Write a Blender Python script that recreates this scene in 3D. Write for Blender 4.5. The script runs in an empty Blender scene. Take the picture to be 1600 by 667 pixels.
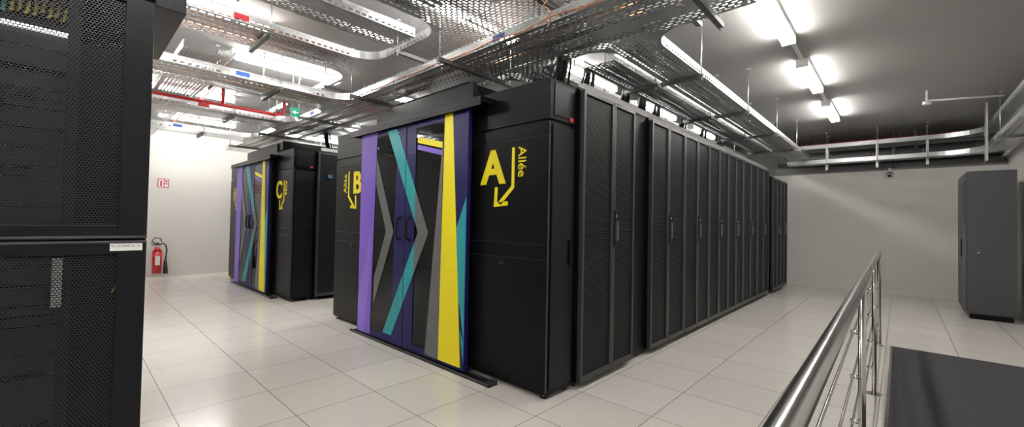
import bpy, bmesh, math, random
from mathutils import Vector, Matrix
random.seed(3)
scene = bpy.context.scene
COL = scene.collection
R = math.radians

# ------------------------------------------------------------ materials
def new_mat(name):
    m = bpy.data.materials.new(name); m.use_nodes = True
    nt = m.node_tree; b = nt.nodes["Principled BSDF"]
    return m, nt, b

def pmat(name, col, rough=0.5, metal=0.0, noise=0.0, nscale=8.0, bump=0.0, spec=0.5, emit=None, estr=0.0):
    m, nt, b = new_mat(name)
    b.inputs["Roughness"].default_value = rough
    b.inputs["Metallic"].default_value = metal
    b.inputs["Specular IOR Level"].default_value = spec
    if emit:
        b.inputs["Emission Color"].default_value = (*emit, 1)
        b.inputs["Emission Strength"].default_value = estr
    tc = nt.nodes.new("ShaderNodeTexCoord")
    n = nt.nodes.new("ShaderNodeTexNoise"); n.inputs["Scale"].default_value = nscale
    n.inputs["Detail"].default_value = 4
    nt.links.new(tc.outputs["Object"], n.inputs["Vector"])
    mix = nt.nodes.new("ShaderNodeMix"); mix.data_type = 'RGBA'
    mix.inputs[6].default_value = (*[max(0, c*(1-noise)) for c in col], 1)
    mix.inputs[7].default_value = (*[min(1, c*(1+noise)) for c in col], 1)
    nt.links.new(n.outputs["Fac"], mix.inputs[0])
    nt.links.new(mix.outputs[2], b.inputs["Base Color"])
    if bump > 0:
        bp = nt.nodes.new("ShaderNodeBump"); bp.inputs["Strength"].default_value = bump
        bp.inputs["Distance"].default_value = 0.01
        nt.links.new(n.outputs["Fac"], bp.inputs["Height"])
        nt.links.new(bp.outputs["Normal"], b.inputs["Normal"])
    return m

def M(nt, op, a, b=None, c=None):
    n = nt.nodes.new("ShaderNodeMath"); n.operation = op
    for i, v in enumerate((a, b, c)):
        if v is None: continue
        if isinstance(v, (int, float)): n.inputs[i].default_value = v
        else: nt.links.new(v, n.inputs[i])
    return n.outputs[0]

def hole_mask(nt, A, B, pa, pb, ra, rb, round_=False):
    """staggered grid of holes: 1 inside hole"""
    b_ = M(nt, 'DIVIDE', B, pb)
    row = M(nt, 'FLOOR', b_)
    odd = M(nt, 'MULTIPLY', M(nt, 'FLOORED_MODULO', row, 2.0), 0.5)
    a_ = M(nt, 'ADD', M(nt, 'DIVIDE', A, pa), odd)
    fa = M(nt, 'ABSOLUTE', M(nt, 'SUBTRACT', M(nt, 'FRACT', a_), 0.5))
    fb = M(nt, 'ABSOLUTE', M(nt, 'SUBTRACT', M(nt, 'FRACT', b_), 0.5))
    da = M(nt, 'DIVIDE', fa, ra); db = M(nt, 'DIVIDE', fb, rb)
    if round_:
        d = M(nt, 'ADD', M(nt, 'MULTIPLY', da, da), M(nt, 'MULTIPLY', db, db))
    else:
        d = M(nt, 'MAXIMUM', da, db)
    return M(nt, 'LESS_THAN', d, 1.0)

def perforated(name, col, rough, metal, pa, pb, ra, rb, use_uv=True, round_=False, axes=("Y", "Z")):
    m, nt, b = new_mat(name)
    b.inputs["Base Color"].default_value = (*col, 1)
    b.inputs["Roughness"].default_value = rough
    b.inputs["Metallic"].default_value = metal
    tc = nt.nodes.new("ShaderNodeTexCoord")
    sp = nt.nodes.new("ShaderNodeSeparateXYZ")
    nt.links.new(tc.outputs["UV" if use_uv else "Object"], sp.inputs[0])
    A, B = (sp.outputs["X"], sp.outputs["Y"]) if use_uv else (sp.outputs[axes[0]], sp.outputs[axes[1]])
    h = hole_mask(nt, A, B, pa, pb, ra, rb, round_)
    alpha = M(nt, 'SUBTRACT', 1.0, h)
    n = nt.nodes.new("ShaderNodeTexNoise"); n.inputs["Scale"].default_value = 6
    nt.links.new(tc.outputs["Object"], n.inputs["Vector"])
    nt.links.new(M(nt, 'ADD', M(nt, 'MULTIPLY', n.outputs["Fac"], 0.25), rough-0.12), b.inputs["Roughness"])
    nt.links.new(alpha, b.inputs["Alpha"])
    return m

def door_mesh_mat():
    """fine perforated rack door: metal web with dark holes"""
    m, nt, b = new_mat("door_mesh_dark")
    tc = nt.nodes.new("ShaderNodeTexCoord"); sp = nt.nodes.new("ShaderNodeSeparateXYZ")
    nt.links.new(tc.outputs["Object"], sp.inputs[0])
    h = hole_mask(nt, sp.outputs["Y"], sp.outputs["Z"], 0.016, 0.014, .40, .40, True)
    mix = nt.nodes.new("ShaderNodeMix"); mix.data_type = 'RGBA'
    mix.inputs[6].default_value = (0.026, 0.026, 0.028, 1); mix.inputs[7].default_value = (0.002, 0.002, 0.002, 1)
    nt.links.new(h, mix.inputs[0]); nt.links.new(mix.outputs[2], b.inputs["Base Color"])
    nt.links.new(M(nt, 'MULTIPLY', M(nt, 'SUBTRACT', 1.0, h), 0.3), b.inputs["Specular IOR Level"])
    b.inputs["Roughness"].default_value = .42
    return m

black = pmat("black_powdercoat", (0.0040, 0.0040, 0.0052), 0.36, 0, 0.15, 30, 0.02, spec=0.13)
black2 = pmat("black_frame", (0.007, 0.007, 0.009), 0.36, 0, 0.1, 20, spec=0.2)
dgrey = pmat("dark_grey_frame", (0.042, 0.042, 0.046), 0.35, 0.2, 0.1, 20)
seamm = pmat("panel_seam", (0.018, 0.018, 0.020), 0.4, 0.0, 0.1, 20, spec=.3)
handlem = pmat("handle_grey", (0.16, 0.16, 0.165), 0.3, 0.5, 0.1, 20)
meshd = door_mesh_mat()
void = pmat("void_black", (0.003, 0.003, 0.003), 0.8)
server = pmat("server_dark", (0.006, 0.006, 0.008), 0.4, 0.2, 0.4, 14)
grey = pmat("grey_vinyl", (0.11, 0.11, 0.115), 0.45)
yellow = pmat("yellow_vinyl", (0.84, 0.72, 0.0), 0.45)
teal = pmat("teal_vinyl", (0.01, 0.29, 0.32), 0.45)
violet = pmat("violet_vinyl", (0.18, 0.095, 0.52), 0.45)
violet2 = pmat("violet_light_vinyl", (0.24, 0.135, 0.62), 0.45)
navy = pmat("navy_vinyl", (0.009, 0.009, 0.08), 0.4, spec=.2)
white = pmat("white_paint", (0.8, 0.8, 0.78), 0.4)
label = pmat("label_white", (0.75, 0.76, 0.74), 0.5)
ink = pmat("label_ink", (0.02, 0.02, 0.02), 0.5)
red = pmat("red_paint", (0.45, 0.01, 0.012), 0.3)
redl = pmat("red_label", (0.5, 0.012, 0.02), 0.5)
bluel = pmat("blue_label", (0.015, 0.07, 0.30), 0.5)
greenl = pmat("exit_green", (0.0, 0.20, 0.10), 0.4, emit=(0, 0.5, 0.25), estr=0.1)
screen = pmat("display_screen", (0.02, 0.06, 0.1), 0.2, emit=(0.15, 0.4, 0.6), estr=0.2)
zinc = pmat("galvanised_steel", (0.60, 0.61, 0.62), 0.36, 0.8, 0.12, 10)
strut = pmat("dark_strut", (0.16, 0.16, 0.16), 0.45, 0.6, 0.2, 20)
steel = pmat("brushed_stainless", (0.50, 0.49, 0.47), 0.2, 1.0, 0.05, 60)
cableb = pmat("cable_black", (0.012, 0.012, 0.012), 0.5)
cablec = pmat("cable_copper", (0.5, 0.2, 0.08), 0.35, 0.6)
cabley = pmat("cable_yellow", (0.6, 0.5, 0.05), 0.5)
cableg = pmat("cable_teal", (0.05, 0.4, 0.35), 0.5)
cablev = pmat("cable_violet", (0.3, 0.12, 0.5), 0.5)
rubber = pmat("ramp_rubber", (0.052, 0.052, 0.054), 0.9, 0, 0.25, 150, 0.3, spec=0.25)
crac = pmat("anthracite_cabinet", (0.060, 0.060, 0.068), 0.45, 0.1, 0.08, 8)
duct = pmat("duct_grey", (0.16, 0.16, 0.16), 0.5, 0.3, 0.1, 4)
lampm = pmat("lamp_tube", (1, 1, 1), 0.5, emit=(1.0, 0.97, 0.925), estr=61)
glowm = pmat("rack_glow_strip", (1, 1, 1), 0.5, emit=(0.95, 1.0, 1.0), estr=3.0)  # thin emissive strip across the upper cabinet interior
glowc = pmat("aisle_glow_strip", (1, 1, 1), 0.5, emit=(0.85, 0.93, 1.0), estr=2.5)  # emissive strips added under the aisle roof so the inner racks show
trayp = perforated("tray_perforated", (0.62, 0.63, 0.64), 0.34, 0.8, 0.062, 0.036, 0.30, 0.22)
meshhex = perforated("honeycomb_door_mesh", (0.022, 0.023, 0.027), 0.4, 0.2, 0.0125, 0.0105, 0.40, 0.40, use_uv=False, round_=True)

def glass_mat():
    m, nt, b = new_mat("tinted_glass")
    nt.nodes.remove(b)
    out = nt.nodes["Material Output"]
    tr = nt.nodes.new("ShaderNodeBsdfTransparent"); tr.inputs[0].default_value = (0.40, 0.42, 0.44, 1)
    gl = nt.nodes.new("ShaderNodeBsdfGlossy"); gl.inputs["Roughness"].default_value = 0.01
    gl.inputs["Color"].default_value = (.75, .78, .82, 1)
    fr = nt.nodes.new("ShaderNodeFresnel"); fr.inputs[0].default_value = 1.42
    mx = nt.nodes.new("ShaderNodeMixShader")
    nt.links.new(fr.outputs[0], mx.inputs[0]); nt.links.new(tr.outputs[0], mx.inputs[1]); nt.links.new(gl.outputs[0], mx.inputs[2])
    nt.links.new(mx.outputs[0], out.inputs[0])
    return m
glass = glass_mat()

def floor_mat():
    m, nt, b = new_mat("raised_floor_tiles")
    tc = nt.nodes.new("ShaderNodeTexCoord")
    br = nt.nodes.new("ShaderNodeTexBrick")
    br.offset = 0; br.squash = 1
    br.inputs["Scale"].default_value = 1
    br.inputs["Brick Width"].default_value = 0.6; br.inputs["Row Height"].default_value = 0.6
    br.inputs["Mortar Size"].default_value = 0.0030; br.inputs["Mortar Smooth"].default_value = 0
    br.inputs["Color1"].default_value = (0.69, 0.655, 0.61, 1); br.inputs["Color2"].default_value = (0.75, 0.715, 0.67, 1)
    br.inputs["Mortar"].default_value = (0.22, 0.21, 0.195, 1)
    mp = nt.nodes.new("ShaderNodeMapping"); mp.inputs["Location"].default_value = (0.12, 0.05, 0)
    nt.links.new(tc.outputs["Object"], mp.inputs[0]); nt.links.new(mp.outputs[0], br.inputs["Vector"])
    n = nt.nodes.new("ShaderNodeTexNoise"); n.inputs["Scale"].default_value = 180; n.inputs["Detail"].default_value = 3
    nt.links.new(tc.outputs["Object"], n.inputs["Vector"])
    mr = nt.nodes.new("ShaderNodeMapRange"); mr.inputs[1].default_value = 0.35; mr.inputs[2].default_value = 0.65
    mr.inputs[3].default_value = 0.88; mr.inputs[4].default_value = 1.06
    nt.links.new(n.outputs["Fac"], mr.inputs[0])
    mul = nt.nodes.new("ShaderNodeVectorMath"); mul.operation = 'SCALE'
    nt.links.new(br.outputs["Color"], mul.inputs[0]); nt.links.new(mr.outputs[0], mul.inputs["Scale"])
    nt.links.new(mul.outputs[0], b.inputs["Base Color"])
    b.inputs["Roughness"].default_value = 0.17
    b.inputs["Specular IOR Level"].default_value = 0.55
    return m
floorm = floor_mat()
wallm = pmat("wall_paint", (0.68, 0.665, 0.635), 0.8, 0, 0.03, 1.5, 0.0)
ceilm = pmat("ceiling_concrete", (0.35, 0.345, 0.335), 0.85, 0, 0.05, 1.2, 0.0)
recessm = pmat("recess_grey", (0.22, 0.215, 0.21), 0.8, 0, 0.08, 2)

# ------------------------------------------------------------ builder
class B:
    def __init__(s):
        s.bm = bmesh.new(); s.mats = []; s.uv = s.bm.loops.layers.uv.new("UVMap")
    def mi(s, m):
        if m not in s.mats: s.mats.append(m)
        return s.mats.index(m)
    def face(s, pts, m, uvs=None, smooth=False):
        vs = [s.bm.verts.new(p) for p in pts]
        f = s.bm.faces.new(vs); f.material_index = s.mi(m); f.smooth = smooth
        if uvs:
            for l, u in zip(f.loops, uvs): l[s.uv].uv = u
        return f
    def box(s, x0, x1, y0, y1, z0, z1, m):
        if x0 > x1: x0, x1 = x1, x0
        if y0 > y1: y0, y1 = y1, y0
        if z0 > z1: z0, z1 = z1, z0
        v = [s.bm.verts.new(p) for p in ((x0,y0,z0),(x1,y0,z0),(x1,y1,z0),(x0,y1,z0),(x0,y0,z1),(x1,y0,z1),(x1,y1,z1),(x0,y1,z1))]
        k = s.mi(m)
        for q in ((3,2,1,0),(4,5,6,7),(0,1,5,4),(1,2,6,5),(2,3,7,6),(3,0,4,7)):
            f = s.bm.faces.new([v[i] for i in q]); f.material_index = k
    def prism_xz(s, pts, y0, y1, m):
        a = [s.bm.verts.new((x, y0, z)) for x, z in pts]
        b = [s.bm.verts.new((x, y1, z)) for x, z in pts]
        k = s.mi(m)
        fs = [s.bm.faces.new(a), s.bm.faces.new(b[::-1])]
        n = len(pts)
        for i in range(n):
            fs.append(s.bm.faces.new([a[i], b[i], b[(i+1) % n], a[(i+1) % n]]))
        for f in fs: f.material_index = k
        bmesh.ops.recalc_face_normals(s.bm, faces=fs)
    def cyl(s, p0, p1, r, m, n=16, r2=None, caps=True):
        p0, p1 = Vector(p0), Vector(p1); d = (p1-p0).normalized()
        up = Vector((0,0,1)) if abs(d.z) < .9 else Vector((1,0,0))
        a = d.cross(up).normalized(); b = d.cross(a)
        r2 = r if r2 is None else r2
        k = s.mi(m)
        A = [s.bm.verts.new(p0 + (a*math.cos(t)+b*math.sin(t))*r) for t in [2*math.pi*i/n for i in range(n)]]
        C = [s.bm.verts.new(p1 + (a*math.cos(t)+b*math.sin(t))*r2) for t in [2*math.pi*i/n for i in range(n)]]
        fs = []
        for i in range(n):
            f = s.bm.faces.new([A[i], A[(i+1)%n], C[(i+1)%n], C[i]]); f.smooth = True; fs.append(f)
        if caps:
            fs.append(s.bm.faces.new(A)); fs.append(s.bm.faces.new(C))
        for f in fs: f.material_index = k
        bmesh.ops.recalc_face_normals(s.bm, faces=fs)
    def tube(s, pts, r, m, n=8):
        pts = [Vector(p) for p in pts]; rings = []; k = s.mi(m)
        prev = None
        for i, p in enumerate(pts):
            d = (pts[min(i+1, len(pts)-1)] - pts[max(i-1, 0)]).normalized()
            if prev is None:
                up = Vector((0,0,1)) if abs(d.z) < .9 else Vector((1,0,0)); a = d.cross(up).normalized()
            else:
                a = (prev - d*prev.dot(d)).normalized()
            prev = a; b = d.cross(a)
            rings.append([s.bm.verts.new(p + (a*math.cos(2*math.pi*j/n)+b*math.sin(2*math.pi*j/n))*r) for j in range(n)])
        fs = []
        for A, C in zip(rings, rings[1:]):
            for j in range(n):
                f = s.bm.faces.new([A[j], A[(j+1)%n], C[(j+1)%n], C[j]]); f.smooth = True; fs.append(f)
        fs += [s.bm.faces.new(rings[0]), s.bm.faces.new(rings[-1])]
        for f in fs: f.material_index = k
        bmesh.ops.recalc_face_normals(s.bm, faces=fs)
    def obj(s, name, loc=(0,0,0), parent=None, bevel=0.0):
        me = bpy.data.meshes.new(name); s.bm.to_mesh(me); s.bm.free()
        for m in s.mats: me.materials.append(m)
        o = bpy.data.objects.new(name, me); COL.objects.link(o); o.location = loc
        if parent: o.parent = parent
        if bevel:
            md = o.modifiers.new("bevel", 'BEVEL'); md.width = bevel; md.segments = 2; md.limit_method = 'ANGLE'
        return o

def empty(name, loc):
    e = bpy.data.objects.new(name, None); COL.objects.link(e); e.location = loc; e.empty_display_size = .2
    return e

def text(name, s, size, loc, rot, mat, parent=None, offset=0.0, extrude=0.001, align='LEFT', sx=1.0):
    c = bpy.data.curves.new(name, 'FONT'); c.body = s; c.size = size; c.offset = offset; c.extrude = extrude; c.align_x = align
    o = bpy.data.objects.new(name, c); COL.objects.link(o)
    bpy.context.view_layer.update()
    me = bpy.data.meshes.new_from_object(o.evaluated_get(bpy.context.evaluated_depsgraph_get()))
    bpy.data.objects.remove(o)
    me.materials.clear(); me.materials.append(mat)
    o = bpy.data.objects.new(name, me); COL.objects.link(o)
    o.location = loc; o.rotation_euler = rot; o.scale = (sx, 1, 1)
    if parent: o.parent = parent
    return o

# ------------------------------------------------------------ room
CEIL = 3.52
XL, XR, YF, YB = -12.3, 1.5, 12.1, -2.6
def simple(name, *a, m):
    b = B(); b.box(*a, m); return b.obj(name)
simple("floor", XL-.2, XR+.2, YB-.2, YF+1.2, -0.2, 0.0, m=floorm)
simple("ceiling", XL-.2, XR+.2, YB-.2, YF+1.2, CEIL, CEIL+.2, m=ceilm)
simple("wall_left", XL-.2, XL, YB-.2, YF+1.2, 0, CEIL, m=wallm)
simple("wall_right", XR, XR+.2, YB-.2, YF+1.2, 0, CEIL, m=wallm)
simple("wall_back", XL, XR, YB-.2, YB, 0, CEIL, m=wallm)
b = B(); b.box(XL, XR, YF, YF+.9, 0, 2.66, wallm); b.box(XL, XR, YF+.9, YF+1.1, 0, CEIL, recessm)
b.box(XL, XR, YF-.0, YF+.9, 2.66, 2.70, recessm); b.obj("wall_far")
simple("trim_far", XL, XR, YF-.012, YF, 0, .07, m=wallm)
simple("baseboard_left", XL, XL+.012, YB, YF-.02, 0, .07, m=wallm)

# ------------------------------------------------------------ server racks
def make_rack(y0, y1, xf, side, height=2.56, depth=1.0, split=0.5, z_low=0.0):
    W = y1-y0-0.006; b = B()
    h = W/2; d = depth
    X = lambda v: side*v
    b.box(X(-d), X(-.045), -h, h, .05, height-.02, black)
    b.box(X(-d), X(-.05), -h, h, height-.02, height, black2)
    for fy in (-h+.05, h-.05):
        for fx in (-.1, -d+.1):
            b.cyl((X(fx), fy, 0), (X(fx), fy, .052), .018, dgrey, 10)
    ys = [-h, -h+W*split, h]
    fr = .030
    for i in range(2):
        a, c = ys[i]+.003, ys[i+1]-.003
        z0, z1 = .06, height-.03
        b.box(X(-.040), X(0), a, a+fr, z0, z1, dgrey)
        b.box(X(-.040), X(0), c-fr, c, z0, z1, dgrey)
        b.box(X(-.040), X(0), a+fr, c-fr, z0, z0+fr*1.6, dgrey)
        b.box(X(-.040), X(0), a+fr, c-fr, z1-fr, z1, dgrey)
        b.box(X(-.035), X(-.015), a+fr, c-fr, z0+fr*1.6, z1-fr, meshd)
    yh = ys[1]+.03
    b.box(X(0), X(.012), yh-.016, yh+.016, 1.18, 1.52, black2)
    b.box(X(.012), X(.034), yh-.011, yh+.011, 1.24, 1.42, handlem)
    b.cyl((X(.012), yh, 1.47), (X(.02), yh, 1.47), .011, zinc, 10)
    b.obj("server_rack", (xf, (y0+y1)/2, 0), bevel=0.002)

RB = [(.37,1.31,.55),(1.70,2.65,.48),(2.65,3.56,.5),(3.56,4.45,.5),(4.45,5.29,.5),(5.29,6.25,.5),(6.25,7.19,.5)]
def rows(ox, oy):
    for a, c, s in RB:
        make_rack(oy+a, oy+c, ox+.07, 1, split=s)
        make_rack(oy+a, oy+c, ox-3.78-.07, -1, split=s)
    for a, c in ((7.50,8.25),(8.25,8.95)):
        make_rack(oy+a, oy+c, ox+.09, 1, height=2.46)
        make_rack(oy+a, oy+c, ox-3.78-.09, -1, height=2.46)
    for x0, x1 in ((-.95, 0.0), (-3.78, -2.83)):
        b = B()
        b.box(x0, x1, 1.315, 1.695, .03, 2.55, black)
        b.box(x0-.0, x1+.0, 7.195, 7.495, .03, 2.44, black)
        for yy in (1.35, 1.66, 7.22, 7.47):
            b.cyl((x1-.1, yy, 0), (x1-.1, yy, .03), .018, dgrey, 8)
            b.cyl((x0+.1, yy, 0), (x0+.1, yy, .03), .018, dgrey, 8)
        b.obj("blanking_panel", (ox, oy, 0))
    b = B(); b.box(-.045, .012, .45, 7.15, 2.562, 2.615, label)
    for yy in (1.31, 2.65, 4.45, 6.25): b.box(-.05, .016, yy, yy+.03, 2.562, 2.62, white)
    b.obj("cable_trunking", (ox, oy, 0))

def containment(ox, oy, la, lb, left_off=0):
    e = empty("aisle_containment", (ox, oy, 0))
    b = B()
    for x0, x1, sg in ((-1.0, 0, 1), (-3.78, -2.78, -1)):
        b.box(x0+.004, x1-.004, .008, .36, .04, 2.205, black)
        b.box(x0, x1, .0, .36, 2.225, 2.55, black)
        b.box(x0+.02, x1-.02, .02, .36, 2.2, 2.23, black2)
        b.box(x0+.012, x1-.012, -.006, .01, .06, 1.092, black)
        b.box(x0+.012, x1-.012, -.006, .01, 1.100, 1.214, black)
        b.box(x0+.012, x1-.012, -.006, .01, 1.222, 2.09, black)
        b.box(x0+.012, x1-.012, -.006, .01, 2.098, 2.2, black)
        b.box(x0+.0, x0+.012, -.002, .01, .06, 2.2, dgrey)
        b.box(x1-.012, x1, -.002, .01, .06, 2.2, dgrey)
        for zz in (1.096, 1.218, 2.094):
            b.box(x0+.012, x1-.012, -.0045, .0, zz-.003, zz+.003, seamm)
        xm = (x0+x1)/2
        b.box(xm-.03, xm+.03, -.010, -.004, 1.02, 1.075, black2)
        b.box(xm-.022, xm+.022, -.012, -.009, 1.03, 1.045, dgrey)
        for fx in (x0+.06, x1-.06):
            for fy in (.05, .31):
                b.cyl((fx, fy, 0), (fx, fy, .012), .03, dgrey, 12)
                b.cyl((fx, fy, .01), (fx, fy, .045), .012, zinc, 10)
        xs = x1 if sg > 0 else x0
        b.box(xs-.002*sg, xs+.010*sg, .03, .33, .08, 2.18, black2)
        b.box(xs+.010*sg, xs+.028*sg, .26, .285, 1.05, 1.25, black)
        b.box(xs+.0*sg, xs+.006*sg, .05, .33, 2.26, 2.52, black2)
        b.box(xs+.006*sg, xs+.008*sg, .26, .31, 2.24, 2.275, redl)
    b.obj("end_cabinets", parent=e, bevel=.003)
    b = B()
    b.box(-2.80, -.98, .05, .10, 2.42, 2.74, black)
    b.box(-2.78, -1.0, .10, 8.9, 2.60, 2.64, black)
    b.box(-2.78, -1.0, 8.86, 8.9, .02, 2.6, black)
    b.box(-2.70, -1.3, .25, 1.6, 2.64, 2.86, black)
    b.box(-3.12, -.64, -.165, .0, 2.44, 2.49, black)
    b.box(-3.12, -.64, -.165, -.155, 2.41, 2.44, black)
    b.box(-2.82, -2.76, -.03, .06, .03, 2.43, black2)
    b.box(-1.02, -.96, -.03, .06, .03, 2.43, black2)
    b.obj("frame_and_roof", parent=e, bevel=.002)
    b = B()
    b.box(-3.0, -.50, -.135, -.035, 0.0, .012, black2)
    b.box(-3.0, -.50, -.135, -.125, .012, .028, dgrey)
    b.box(-3.0, -.50, -.045, -.035, .012, .028, dgrey)
    b.box(-.56, -.50, -.14, -.03, .0, .035, dgrey)
    b.obj("floor_track", parent=e)
    b = B()
    for i in range(26):
        y = .6+i*.3
        for xs in (-1.04, -2.78):
            b.box(xs, xs+.04, y, y+.27, .1, 2.1, server)
            b.box(xs+(-.004 if xs > -2 else .04), xs+(0 if xs > -2 else .044), y+.02, y+.03, .1, 2.1, dgrey)
            for zz in range(9):
                xx = xs-.006 if xs > -2 else xs+.04
                z = .25+zz*.2+random.random()*.08
                b.box(xx, xx+.006, y+.05, y+.24, z, z+.03, dgrey)
    for y in (1.0, 3.0, 5.0): b.box(-1.95, -1.85, y, y+1.3, 2.57, 2.598, glowc)
    b.obj("inner_racks", parent=e)
    yf = -.11; S = lambda s: s-2.85
    def P(b, pts, lay, m): b.prism_xz([(S(s), z) for s, z in pts], yf-.002-lay*.0012, yf-.0005, m)
    for name, s0, s1 in (("sliding_door_left", 0, .986), ("sliding_door_right", .994, 2.0)):
        b = B()
        fr = .03
        b.box(S(s0), S(s0+fr), yf, yf+.04, .035, 2.42, navy if s0 > 0 else violet)
        b.box(S(s1-fr), S(s1), yf, yf+.04, .035, 2.42, navy)
        b.box(S(s0+fr), S(s1-fr), yf, yf+.04, .035, .10, navy)
        b.box(S(s0+fr), S(s1-fr), yf, yf+.04, 2.36, 2.42, navy)
        b.box(S(s0+fr), S(s1-fr), yf+.004, yf+.012, .10, 2.36, glass)
        b.obj(name, parent=e)
    b = B()
    P(b, [(.0,.04),(.30,.04),(.37,2.42),(.0,2.42)], 0, violet)
    P(b, [(.0,.04),(.16,.04),(.30,.9),(.30,1.35),(.0,.45)], 1, violet2)
    P(b, [(.37,2.12),(.77,1.26),(.37,.40),(.37,.72),(.61,1.26),(.37,1.80)], 0, grey)
    P(b, [(.78,.04),(.986,.04),(.986,2.42),(.86,2.42),(.80,1.9),(.78,1.2)], 0, navy)
    P(b, [(.994,.04),(1.17,.04),(1.17,2.42),(.994,2.42)], 0, navy)
    P(b, [(.60,2.40),(.80,2.40),(1.18,1.707),(1.18,1.376)], 2, teal)
    P(b, [(1.18,1.164),(1.18,.845),(.77,.12),(.59,.12)], 2, teal)
    P(b, [(1.18,1.707),(1.42,1.27),(1.18,.845),(1.18,1.164),(1.24,1.27),(1.18,1.376)], 1, grey)
    P(b, [(1.63,2.25),(1.63,.06),(1.40,.06)], 0, grey)
    P(b, [(1.76,2.42),(2.0,2.42),(2.0,.04),(1.90,.04)], 0, navy)
    P(b, [(1.65,2.42),(1.77,2.42),(1.95,.06),(1.62,.06)], 1, yellow)
    P(b, [(1.845,1.30),(1.99,1.62),(1.99,.30),(1.925,.62),(1.90,.65)], 0.6, teal)
    P(b, [(1.93,.40),(1.99,.10),(1.99,.3)], 0.6, teal)
    P(b, [(1.20,2.26),(1.62,2.16),(1.62,2.10),(1.20,2.20)], 0, yellow)
    P(b, [(1.20,2.18),(1.62,2.08),(1.62,2.03),(1.20,2.13)], 0, violet)
    b.box(S(.986), S(.994), yf-.006, yf+.02, .04, 2.42, void)
    b.obj("door_graphics", parent=e)
    b = B()
    for s in (.90, 1.09):
        x = S(s)
        pts = [(x, yf-.005, 1.18), (x, yf-.045, 1.20), (x, yf-.05, 1.24), (x, yf-.05, 1.36), (x, yf-.045, 1.40), (x, yf-.005, 1.42)]
        b.tube(pts, .013, black2, 10)
        b.cyl((x, yf, 1.18), (x, yf-.008, 1.18), .022, black2, 12); b.cyl((x, yf, 1.42), (x, yf-.008, 1.42), .022, black2, 12)
    b.obj("door_handles", parent=e)
    yt = -.008
    b = B()
    def arrow(mirror):
        f = (lambda x: x) if not mirror else (lambda x: -3.78-x)
        def Q(pts):
            p = [(f(x), z) for x, z in pts]
            b.prism_xz(p, yt, yt+.0015, yellow)
        t = .016
        Q([(-.385-t, 2.03), (-.385+t, 2.03), (-.385+t, 1.685), (-.535+.012, 1.545), (-.56, 1.565), (-.385-t, 1.705)])
        Q([(-.60, 1.70), (-.565, 1.70), (-.572, 1.565), (-.44, 1.575), (-.44, 1.537), (-.612, 1.525)])
    arrow(False); arrow(True)
    b.obj("arrows", parent=e)
    fr = (R(90), 0, 0)
    for nm, ch, sz, lx in ((la, la, .42, -.63), (lb, lb, .40, -3.78+.62)):
        text("letter_"+nm.lower(), ch, sz, (lx, yt, 1.735), fr, yellow, e, offset=.009, align='CENTER')
        text("letter_"+nm.lower(), ch, sz, (lx-.008, yt+.0002, 1.735), fr, yellow, e, offset=.009, align='CENTER')
        text("letter_"+nm.lower(), ch, sz, (lx+.008, yt+.0004, 1.735), fr, yellow, e, offset=.009, align='CENTER')
    text("allee_text", "Allée", .125, (-.325, yt, 2.03), (R(90), R(90), 0), yellow, e, offset=.0008)
    text("allee_text", "Allée", .125, (-3.78+.325, yt, 1.74), (R(90), R(-90), 0), yellow, e, offset=.0008)
    return e

containment(-2.02, 2.59, "A", "B"); rows(-2.02, 2.59)
containment(-7.34, 2.55, "C", "D"); rows(-7.34, 2.55)
b = B(); b.box(0, .02, -.05, .05, -.045, .045, black2); b.box(.02, .022, -.04, .04, -.03, .03, screen)
b.obj("rack_display", (-7.34+.072, 3.12, 2.12))

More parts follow.
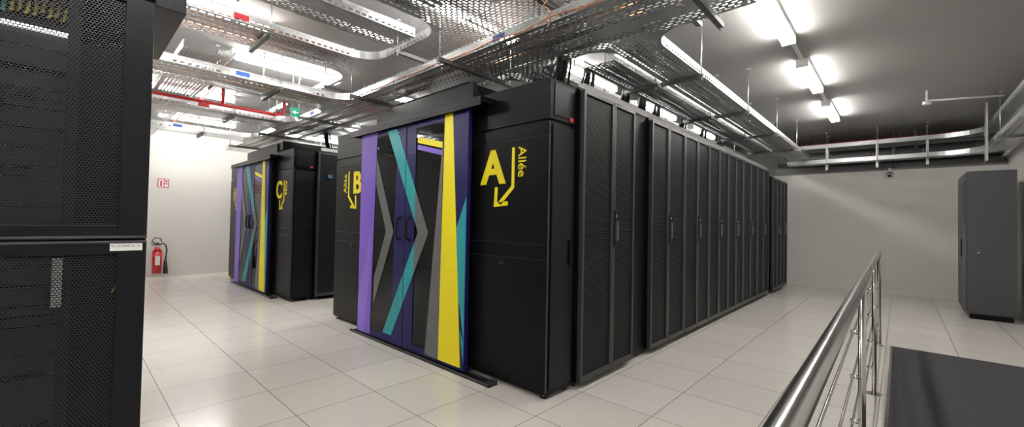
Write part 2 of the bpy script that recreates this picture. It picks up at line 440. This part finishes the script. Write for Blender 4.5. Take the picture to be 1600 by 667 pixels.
# ------------------------------------------------------------ foreground cabinet (left)
def fg_cabinet():
    e = empty("perforated_server_cabinet", (-2.61, .265, 0))
    b = B(); fr = .10
    W = 1.2
    b.box(-1.05, -1.0, -W, 0, .04, 2.45, black)
    b.box(-1.0, -.03, -.02, 0, .04, 2.45, black)
    b.box(-1.0, -.03, -W, -W+.02, .04, 2.45, black)
    b.box(-1.0, -.03, -W, 0, 2.43, 2.9, black)
    b.box(-1.0, -.03, -W, 0, .0, .06, black)
    for z0, z1 in ((.05, 1.278), (1.288, 2.44)):
        b.box(-.035, 0, -fr, 0, z0, z1, black2)
        b.box(-.035, 0, -W, -W+fr, z0, z1, black2)
        b.box(-.035, 0, -W+fr, -fr, z1-.06, z1, black2)
        b.box(-.035, 0, -W+fr, -fr, z0, z0+.06, black2)
        b.box(-.035, .006, -W+.0, 0, (z1-.012) if z0 < 1 else z0, z1 if z0 < 1 else z0+.012, dgrey)
    b.box(-1.0, .02, -W, .0, 2.42, 2.50, black2)
    b.box(-.9, .0, 0.0, .12, 2.40, 2.75, black2)
    b.obj("cabinet_frame", parent=e, bevel=.003)
    b = B()
    b.box(-.015, -.013, -W+fr, -fr, 1.348, 2.38, meshhex)
    b.box(-.015, -.013, -W+fr, -fr, .11, 1.218, meshhex)
    b.obj("door_mesh", parent=e)
    b = B()
    for y in (-.26, -.92):
        b.box(-.16, -.12, y-.02, y+.02, .06, 2.42, black2)
    z = .15
    while z < 2.25:
        h = random.choice((.044, .088, .088, .132))
        b.box(-.9, -.19-random.random()*.03, -.92, -.27, z, z+h-.006, server)
        z += h
    b.box(-.115, -.10, -.300, -.268, .985, 1.20, zinc)
    b.tube([(-.06, -.07, 1.21), (-.07, -.08, 1.13), (-.06, -.095, 1.07), (-.05, -.11, 1.04)], .004, cabley, 6)
    b.box(-.17, -.15, -.9, -.25, 2.195, 2.215, glowm)
    for i in range(26):
        m = (cabley, cableg, cablev)[i*3//26]
        y = -.28-.022*i; z0 = 2.26+random.random()*.04
        b.tube([(-.2, y, z0), (-.15, y+.01, z0-.01), (-.13, y+.015, z0+.03), (-.15, y+.03, z0+.07)], .006, m, 6)
    b.obj("interior", parent=e)
    b = B(); b.box(0.001, .003, -.125, -.015, 1.232, 1.276, label); b.obj("label", parent=e)
    text("label_text", "SL_17/148/02_G_1.0", .0115, (.0035, -.121, 1.250), (R(90), 0, R(90)), ink, e, extrude=.0002)
fg_cabinet()

# ------------------------------------------------------------ cable trays
def tray_seg(b, axis, a0, a1, c0, c1, z, h=.07, gap0=(), gap1=(), m=trayp):
    def P(a, c, zz): return (a, c, zz) if axis == 'X' else (c, a, zz)
    w = c1-c0
    b.face([P(a0,c0,z), P(a1,c0,z), P(a1,c1,z), P(a0,c1,z)], m, [(a0,0),(a1,0),(a1,w),(a0,w)])
    k = a0+.3
    while k < a1-.05:
        b.face([P(k,c0,z-.004), P(k+.03,c0,z-.004), P(k+.03,c1,z-.004), P(k,c1,z-.004)], zinc); k += .75
    for c, gaps, sgn in ((c0, gap0, -1), (c1, gap1, 1)):
        cuts = [a0]
        for g0, g1 in sorted(gaps): cuts += [g0, g1]
        cuts.append(a1)
        for i in range(0, len(cuts), 2):
            s0, s1 = cuts[i], cuts[i+1]
            if s1-s0 < .01: continue
            b.face([P(s0,c,z), P(s1,c,z), P(s1,c,z+h*.72), P(s0,c,z+h*.72)], m, [(s0,0.003),(s1,0.003),(s1,.048),(s0,.048)])
            b.face([P(s0,c,z+h*.72), P(s1,c,z+h*.72), P(s1,c,z+h), P(s0,c,z+h)], zinc)
            ci = c - sgn*.018
            b.face([P(s0,c,z+h), P(s1,c,z+h), P(s1,ci,z+h), P(s0,ci,z+h)], zinc)
            b.face([P(s0,c,z-.002), P(s1,c,z-.002), P(s1,c-sgn*.03,z-.002), P(s0,c-sgn*.03,z-.002)], zinc)

def fillet(b, cx, cy, r, qx, qy, z, h=.07):
    ox, oy = cx+qx*r, cy+qy*r
    n = 8; pts = []
    for i in range(n+1):
        t = math.pi/2*i/n
        pts.append((ox-qx*r*math.cos(t), oy-qy*r*math.sin(t)))
    for p, q in zip(pts, pts[1:]):
        b.face([(cx,cy,z), (p[0],p[1],z), (q[0],q[1],z)], zinc)
        b.face([(p[0],p[1],z), (q[0],q[1],z), (q[0],q[1],z+h), (p[0],p[1],z+h)], zinc, smooth=True)

def hanger(b, axis, a, c0, c1, z, ext=.05):
    w = .041
    c0 -= ext; c1 += ext
    if axis == 'X':
        b.box(a-w/2, a+w/2, c0, c1, z-.045, z-.006, strut)
        rp = [(a, c0+.02), (a, c1-.02)]
    else:
        b.box(c0, c1, a-w/2, a+w/2, z-.045, z-.006, strut)
        rp = [(c0+.02, a), (c1-.02, a)]
    for x, y in rp:
        b.cyl((x, y, z-.07), (x, y, CEIL-.002), .006, zinc, 6)
        b.box(x-.02, x+.02, y-.02, y+.02, CEIL-.02, CEIL-.001, zinc)
        b.cyl((x, y, z-.06), (x, y, z-.045), .012, zinc, 6)

Z1 = 2.95; Z2 = 3.2; r = .28
Y0, Y1 = 2.52, 3.22
ytrays = [(-6.0, -5.4), (-7.95, -7.35), (-9.9, -9.4)]
far = [(-1.88, -1.50), (-3.05, -2.62), (-5.35, -4.85), (-7.7, -7.2), (-10.8, -10.3)]
b = B()
tray_seg(b, 'X', -11.6, -.72, Y0, Y1, Z1, .085,
         gap0=[(c0-r, c1+r) for c0, c1 in ytrays[::-1]], gap1=[(c0-r, c1+r) for c0, c1 in far[::-1]])
for c0, c1 in ytrays:
    fillet(b, c0, Y0, r, -1, -1, Z1, .085); fillet(b, c1, Y0, r, 1, -1, Z1, .085)
for c0, c1 in far:
    fillet(b, c0, Y1, r, -1, 1, Z1, .085); fillet(b, c1, Y1, r, 1, 1, Z1, .085)
for x in (-1.0, -3.2, -5.0, -6.7, -8.6, -10.6):
    hanger(b, 'X', x, Y0, Y1, Z1, .16)
b.obj("cable_tray")
for i, (c0, c1) in enumerate(ytrays):
    b = B(); tray_seg(b, 'Y', -2.4, Y0, c0, c1, Z1, .085, gap0=[(Y0-r, Y0)], gap1=[(Y0-r, Y0)])
    for y in (-1.2, .3, 1.7): hanger(b, 'Y', y, c0, c1, Z1)
    b.box(c1, c1+.003, 1.25, 1.38, Z1+.02, Z1+.07, redl if i % 2 == 1 else bluel)
    b.obj("cable_tray")
for i, (c0, c1) in enumerate(far):
    b = B(); tray_seg(b, 'Y', Y1, 11.55 if i == 0 else 10.8, c0, c1, Z1, .085, gap0=[(Y1, Y1+r)], gap1=[(Y1, Y1+r)])
    for y in (4.4, 6.2, 8.0, 9.8): hanger(b, 'Y', y, c0, c1, Z1, .03)
    b.obj("cable_tray")
U0, U1 = 2.38, 2.88
ups = [(-3.15, -2.45), (-5.03, -4.46), (-6.95, -6.45)]
b = B()
tray_seg(b, 'X', -8.4, -1.9, U0, U1, Z2, .085, gap0=[(c0-r, c1+r) for c0, c1 in ups[::-1]])
for c0, c1 in ups:
    fillet(b, c0, U0, r, -1, -1, Z2, .085); fillet(b, c1, U0, r, 1, -1, Z2, .085)
for x in (-2.1, -3.9, -5.7, -7.6): hanger(b, 'X', x, U0, U1, Z2, .05)
b.obj("cable_tray")
for i, (c0, c1) in enumerate(ups):
    b = B(); tray_seg(b, 'Y', -2.3, U0, c0, c1, Z2, .085, gap0=[(U0-r, U0)], gap1=[(U0-r, U0)])
    for y in (-1.5, -.1, 1.3): hanger(b, 'Y', y, c0, c1, Z2, .05)
    b.box(c1, c1+.003, 1.0, 1.12, Z2+.02, Z2+.07, redl if i == 1 else bluel)
    b.obj("cable_tray")
for c0, c1, ya, yb in ((-3.9, -3.5, -2.3, 2.3), (-8.9, -8.4, -2.3, 8)):
    b = B(); tray_seg(b, 'Y', ya, yb, c0, c1, 3.2, .085)
    for y in (ya+.6, .9, 3.2, 5.4, 7.2):
        if y < yb: hanger(b, 'Y', y, c0, c1, 3.2, .03)
    b.obj("cable_tray")
b = B(); tray_seg(b, 'Y', 3.5, 11.3, -2.32, -1.98, Z1, .07)
for y in (4.4, 6.2, 8.0, 9.8): hanger(b, 'Y', y, -2.32, -1.98, Z1, .03)
b.obj("cable_tray")
b = B(); tray_seg(b, 'X', -2.3, -1.15, 3.35, 3.75, Z2, .07)
for x in (-2.2, -1.3): hanger(b, 'X', x, 3.35, 3.75, Z2, .04)
b.obj("cable_tray")
for ya, yb, z in ((.75, 1.2, 3.08), (-.5, -.1, 3.08)):
    b = B(); tray_seg(b, 'X', -11.6, -5.2, ya, yb, z, .07)
    for x in (-6.2, -8.15, -10.3): hanger(b, 'X', x, ya, yb, z)
    b.obj("cable_tray")
b = B(); tray_seg(b, 'Y', 3.7, 11.0, -2.40, -2.17, 2.66, .06)
for y in (4.0, 5.5, 7, 8.5): b.box(-2.41, -2.16, y-.02, y+.02, 2.565, 2.66, zinc)
b.obj("cable_tray")
for z, w in ((3.18, .34), (2.84, .34)):
    b = B(); rr = .55
    tray_seg(b, 'X', -1.95, 1.15-w-rr+.3, 11.58, 11.58+w, z, .085)
    xc, yc = 1.15-w-rr+.3, 11.58-rr+.0
    n = 10
    for i in range(n):
        t0, t1 = math.pi/2*i/n, math.pi/2*(i+1)/n
        def Pt(R_, t): return (xc+R_*math.sin(t), yc+R_*math.cos(t))
        ri, ro = rr, rr+w
        a0, a1, o0, o1 = Pt(ri,t0), Pt(ri,t1), Pt(ro,t0), Pt(ro,t1)
        b.face([(*a0,z),(*a1,z),(*o1,z),(*o0,z)], trayp, [(t0*.7,0),(t1*.7,0),(t1*.7,w),(t0*.7,w)])
        b.face([(*a0,z),(*a1,z),(*a1,z+.085),(*a0,z+.085)], zinc, smooth=True)
        b.face([(*o0,z),(*o1,z),(*o1,z+.085),(*o0,z+.085)], zinc, smooth=True)
    tray_seg(b, 'Y', -1.0, yc, xc+rr, xc+rr+w, z, .085)
    if z < 3:
        for x in (-1.2, -.35, .4):
            hanger(b, 'X', x, 11.58, 11.58+w, z, .05)
            b.box(x-.02, x+.02, 11.60, 11.64, z-.15, z+.4, zinc)
        for y in (1.5, 3.5, 5.5, 7.5, 9.6):
            hanger(b, 'Y', y, xc+rr, xc+rr+w, z, .02)
    b.obj("cable_tray")
b = B()
b.face([(1.05, 10.3, 2.55), (1.05, 10.62, 2.55), (1.05, 10.62, 3.5), (1.05, 10.3, 3.5)], trayp, [(0,0),(.32,0),(.32,.9),(0,.9)])
b.box(1.03, 1.06, 10.28, 10.31, 2.55, CEIL-.002, zinc)
b.obj("tray_bracket")

# cables laid in the trays
def cable_run(axis, c0, c1, a0, a1, z, n, mats, rad=.009, step=.35):
    b = B()
    for i in range(n):
        m = random.choice(mats); c = random.uniform(c0+.05, c1-.05); ph = random.random()*6; dz = random.uniform(0, .035)
        q = []; a = a0+random.random()*.2
        while a < a1:
            cc = c+.02*math.sin(a*2.1+ph)
            q.append((a, cc, z+.012+dz) if axis == 'X' else (cc, a, z+.012+dz)); a += step
        b.tube(q, rad, m, 6)
    b.obj("cable_bundle")
cable_run('Y', -5.03, -4.46, -2.2, 2.3, Z2, 12, [cableb, cableb, cablec])
cable_run('Y', -3.15, -2.45, -2.2, 2.3, Z2, 14, [cableb])
cable_run('Y', -6.0, -5.4, -2.2, 2.4, Z1, 12, [cableb, cableb, cablec])
cable_run('Y', -7.95, -7.35, -2.2, 2.4, Z1, 10, [cableb])
cable_run('X', Y0, Y1, -11, -1.3, Z1, 16, [cableb, cableb, cableb, cablec])
cable_run('Y', -1.88, -1.50, 3.3, 11.2, Z1, 10, [cableb])
cable_run('Y', -2.32, -1.98, 3.6, 11.2, Z1, 8, [cableb])
cable_run('Y', -3.05, -2.62, 3.3, 10.6, Z1, 10, [cableb])
cable_run('Y', -2.40, -2.17, 3.8, 10.8, 2.66, 7, [cableb])
for x, y in ((-2.45, 3.3), (-2.47, 3.75), (-2.5, 4.6), (-2.5, 5.05), (-2.5, 5.5), (-2.5, 6.4), (-2.5, 7.3), (-2.5, 8.2), (-7.8, 3.3), (-5.1, 3.3)):
    b = B()
    for i in range(10):
        o = random.uniform(-.1, .1); o2 = random.uniform(-.08, .08)
        b.tube([(x+o, y+o2, 2.565), (x+o*.8, y+o2, 2.70), (x+o*.6+.05, y+o2-.05, 2.80), (x+.1+o*.4, y+o2-.08, 2.90), (x+.12+o*.2, y+o2-.1, 2.99)], .011, cableb, 6)
    b.box(x-.15, x+.08, y-.12, y+.12, 2.563, 2.62, black2)
    b.obj("cable_dropper")
b = B(); pts = []
for i in range(40):
    t = i/39; x = -5.0+4.0*t
    pts.append((x, Y0-.012-.006*math.sin(i*1.1), Z1+.02+.012*math.sin(i*.9)))
b.tube(pts, .005, cablec, 6)
b.tube([(-2.0+.03*math.sin(i*1.7), Y0-.02+.02*math.cos(i), Z1+.22-.03*i) for i in range(10)], .004, cablec, 6)
b.obj("earth_cable")
b = B(); b.box(-2.62, -2.48, Y0-.004, Y0-.001, Z1+.02, Z1+.07, bluel); b.box(-6.62, -6.5, Y0-.004, Y0-.001, Z1+.02, Z1+.07, bluel)
b.obj("tray_label")

# pipes and ducts
b = B()
b.tube([(-7.15, -2.5, 3.0), (-7.15, 0, 3.0), (-7.15, 2.2, 3.0), (-7.15, 2.30, 3.04), (-7.15, 2.32, 3.12), (-7.15, 2.32, 3.36), (-7.15, 2.4, 3.42), (-7.15, 11.9, 3.42)], .022, red, 12)
b.tube([(-7.15, 1.5, 3.0), (-7.15, 1.5, 3.31), (-7.25, 1.5, 3.36), (-11.8, 1.5, 3.36)], .018, red, 12)
for y in (-1.6, .5, 2.1): b.cyl((-7.15, y, 3.0), (-7.15, y, CEIL-.002), .006, zinc, 6)
b.obj("sprinkler_pipe")
b = B(); b.cyl((-2.1, 12.35, 3.38), (1.48, 12.35, 3.38), .03, red, 12)
for x in (-1.5, 0, 1.3): b.cyl((x, 12.35, 3.38), (x, 12.35, CEIL-.002), .006, zinc, 6)
b.obj("sprinkler_pipe")
b = B()
b.cyl((-2.3, 12.55, 3.08), (1.48, 12.55, 3.08), .15, duct, 24)
for x in (-1.3, -.5, .35, 1.1): b.cyl((x, 12.55, 3.08), (x+.04, 12.55, 3.08), .158, duct, 24)
b.box(-2.3, 1.48, 12.28, 12.36, 2.72, 2.84, duct)
b.cyl((.25, 12.2, 3.1), (.25, 12.2, CEIL-.002), .03, duct, 12)
b.cyl((-.1, 12.2, 2.7), (-.1, 12.2, CEIL-.002), .02, duct, 12)
b.obj("ventilation_duct")
b = B(); b.cyl((0, 0, 0), (0, -.05, 0), .05, dgrey, 16); b.cyl((0, -.05, -.02), (0, -.12, -.05), .04, label, 16); b.cyl((0, -.12, -.05), (0, -.125, -.052), .03, black, 16)
b.box(-.02, .02, -.02, 0, -.05, .12, label)
b.obj("security_camera", (-.16, 12.1, 2.58))
b = B(); b.cyl((.3, 8.9, 3.35), (.3, 8.9, CEIL-.002), .012, white, 8); b.cyl((.3, 8.9, 3.35), (.3, 8.9, 3.30), .05, white, 16)
b.cyl((.3, 8.9, 3.36), (1.1, 9.2, 3.36), .015, white, 8); b.obj("smoke_detector")

# ------------------------------------------------------------ ceiling lights (twin tube battens)
def lamp(x, y, L=1.4):
    b = B()
    b.box(-.065, .065, -L/2, L/2, -.05, -.001, white)
    b.box(-.065, .065, -L/2, -L/2+.03, -.11, -.05, white); b.box(-.065, .065, L/2-.03, L/2, -.11, -.05, white)
    for dx in (-.038, .038):
        b.cyl((dx, -L/2+.03, -.085), (dx, L/2-.03, -.085), .026, lampm, 12)
    b.obj("fluorescent_light", (x, y, CEIL))
for y in (-1.8, .2, 2.45, 4.72, 6.95, 9.25): lamp(-.9, y)
for y in (-1.8, .5, 2.75, 5.0, 7.3, 9.6): lamp(-3.22, y)
for y in (-.2, 2.07, 4.4, 6.7, 9.0): lamp(-6.2, y)
for y in (.8,): lamp(-5.05, y)
for y in (-.9, 1.3, 3.8, 6.2, 9.0): lamp(-9.0 if y > 2 else -8.62, y)
for y in (-.5, 1.9, 4.3, 6.6, 9.0): lamp(-11.1, y)
b = B()
for ya, yb in ((.92, 1.73), (3.17, 4.0), (5.44, 6.23), (7.67, 8.53)):
    b.box(-.92, -.88, ya, yb, CEIL-.02, CEIL-.001, white)
b.obj("lamp_conduit")

# ------------------------------------------------------------ railing
b = B(); ZR = 1.13
def rx(y): return -.112-.068*(y-.6)/6.1
pts = [(rx(y), y, ZR) for y in (-.6, .2, 1, 2, 3, 4, 5, 6, 6.55)]
for t in range(1, 7):
    a = math.pi/2*t/6; pts.append((rx(6.6), 6.58+.10*math.sin(a), ZR-.10+.10*math.cos(a)))
pts.append((rx(6.7), 6.68, 0.02))
b.tube(pts, .0215, steel, 20)
for y in (4.7, 2.7, .1):
    b.cyl((rx(y), y, 0), (rx(y), y, ZR-.02), .016, steel, 14)
for y in (6.68, 4.7, 2.7, .1):
    b.cyl((rx(y), y, 0), (rx(y), y, .008), .05, steel, 20)
for z in (.22, .44, .66, .88):
    b.tube([(rx(y)-.035, y, z) for y in (-.5, 1, 2.5, 4, 5.5, 6.72)], .005, steel, 8)
    for y in (6.68, 4.7, 2.7):
        b.cyl((rx(y), y, z), (rx(y)-.045, y, z), .010, steel, 10)
b.obj("stair_railing")

b = B(); b.box(-.06, 1.44, -.6, 6.74, 0.0, .003, rubber)
b.box(-.08, -.06, -.6, 6.76, 0, .004, handlem); b.box(-.06, 1.44, 6.74, 6.76, 0, .004, handlem)
b.obj("rubber_floor_mat")

# ------------------------------------------------------------ cooling unit right
b = B()
def cool(x0, x1, y0, y1, h):
    b.box(x0, x1, y0+.02, y1, .08, h, crac)
    b.box(x0+.03, x1-.03, y0+.05, y1-.05, 0, .08, black)
    b.box(x0+.0, x1-.0, y0, y0+.02, .10, h-.01, crac)
    ym = (y0+y1)/2
    b.box(x0-.014, x0, y0+.03, ym-.01, .12, h-.04, crac)
    b.box(x0-.014, x0, ym+.01, y1-.03, .12, h-.04, crac)
    b.box(x0-.03, x0-.014, ym-.06, ym-.03, .95, 1.25, black2)
    b.box(x0-.018, x0-.014, y0+.09, ym-.08, 1.5, 2.2, black2)
    b.cyl((x0+.12, y0, 1.05), (x0+.12, y0-.01, 1.05), .012, zinc, 10)
cool(.785, 1.30, 9.80, 11.05, 2.34)
b.obj("cooling_unit", bevel=.008)

# ------------------------------------------------------------ fire extinguisher + signs
b = B()
b.cyl((0,0,.05), (0,0,.52), .085, red, 24); b.cyl((0,0,.03), (0,0,.05), .075, red, 24, .085)
b.cyl((0,0,.52), (0,0,.60), .085, red, 24, .035); b.cyl((0,0,.60), (0,0,.66), .028, zinc, 16)
b.box(-.02, .02, -.10, .05, .66, .675, black2); b.box(-.015, .015, -.12, .04, .70, .712, black2); b.box(-.02,.02,-.02,.02,.65,.70, black2)
b.tube([(0,.03,.66), (.02,.09,.70), (.03,.14,.66), (.03,.16,.55), (.03,.15,.40), (.03,.14,.30)], .014, cableb, 10)
b.cyl((.03,.14,.32), (.03,.15,.02), .028, cableb, 14, .05)
b.tube([(0,-.03,.68), (0,-.10,.76), (0,-.04,.83), (0,.05,.80), (0,.07,.72)], .010, cableb, 8)
b.box(.084, .087, -.04, .04, .22, .42, label)
b.box(-.15, -.09, -.02, .02, .35, .62, red); b.box(-.12, -.07, -.02, .02, .3, .34, red)
b.obj("fire_extinguisher", (-12.15, 1.42, .06))
b = B()
b.box(0, .004, -.10, .10, -.10, .10, redl)
b.box(.004, .006, -.085, .005, -.085, .085, label); b.box(.004, .006, .02, .085, .0, .085, label)
b.box(.006, .007, -.055, -.025, -.07, .045, redl); b.box(.006, .007, -.05, -.01, .05, .062, redl)
b.box(.006, .007, .035, .07, .02, .07, redl); b.box(.004, .006, .02, .085, -.08, -.02, label)
b.obj("fire_extinguisher_sign", (XL, 1.5, 2.12))
b = B(); b.box(-.008, .008, -.06, .06, -.06, .06, greenl)
b.face([(.0085,-.045,0), (.0085,.0,.03), (.0085,.0,-.03)], label); b.face([(.0085,0,.008), (.0085,.04,.008), (.0085,.04,-.008), (.0085,0,-.008)], label)
b.cyl((0,-.04,.06), (0,-.04,.618), .004, zinc, 6); b.cyl((0,.04,.06), (0,.04,.618), .004, zinc, 6)
b.obj("exit_sign", (-6.33, 2.2, 2.90))

# ------------------------------------------------------------ world + camera
w = bpy.data.worlds.new("world"); scene.world = w; w.use_nodes = True
w.node_tree.nodes["Background"].inputs[0].default_value = (.5, .5, .5, 1)
w.node_tree.nodes["Background"].inputs[1].default_value = 0.05
cam = bpy.data.cameras.new("camera"); co = bpy.data.objects.new("camera", cam); COL.objects.link(co)
cam.sensor_width = 36; cam.lens = 650/1600*36; cam.clip_start = .02
co.matrix_world = Matrix.Translation((0, 0, 1.4)) @ Matrix.Rotation(R(43.0), 4, 'Z') @ Matrix.Rotation(R(91.1), 4, 'X') @ Matrix.Rotation(R(1.1), 4, 'Z')
scene.camera = co
scene.view_settings.view_transform = 'Standard'
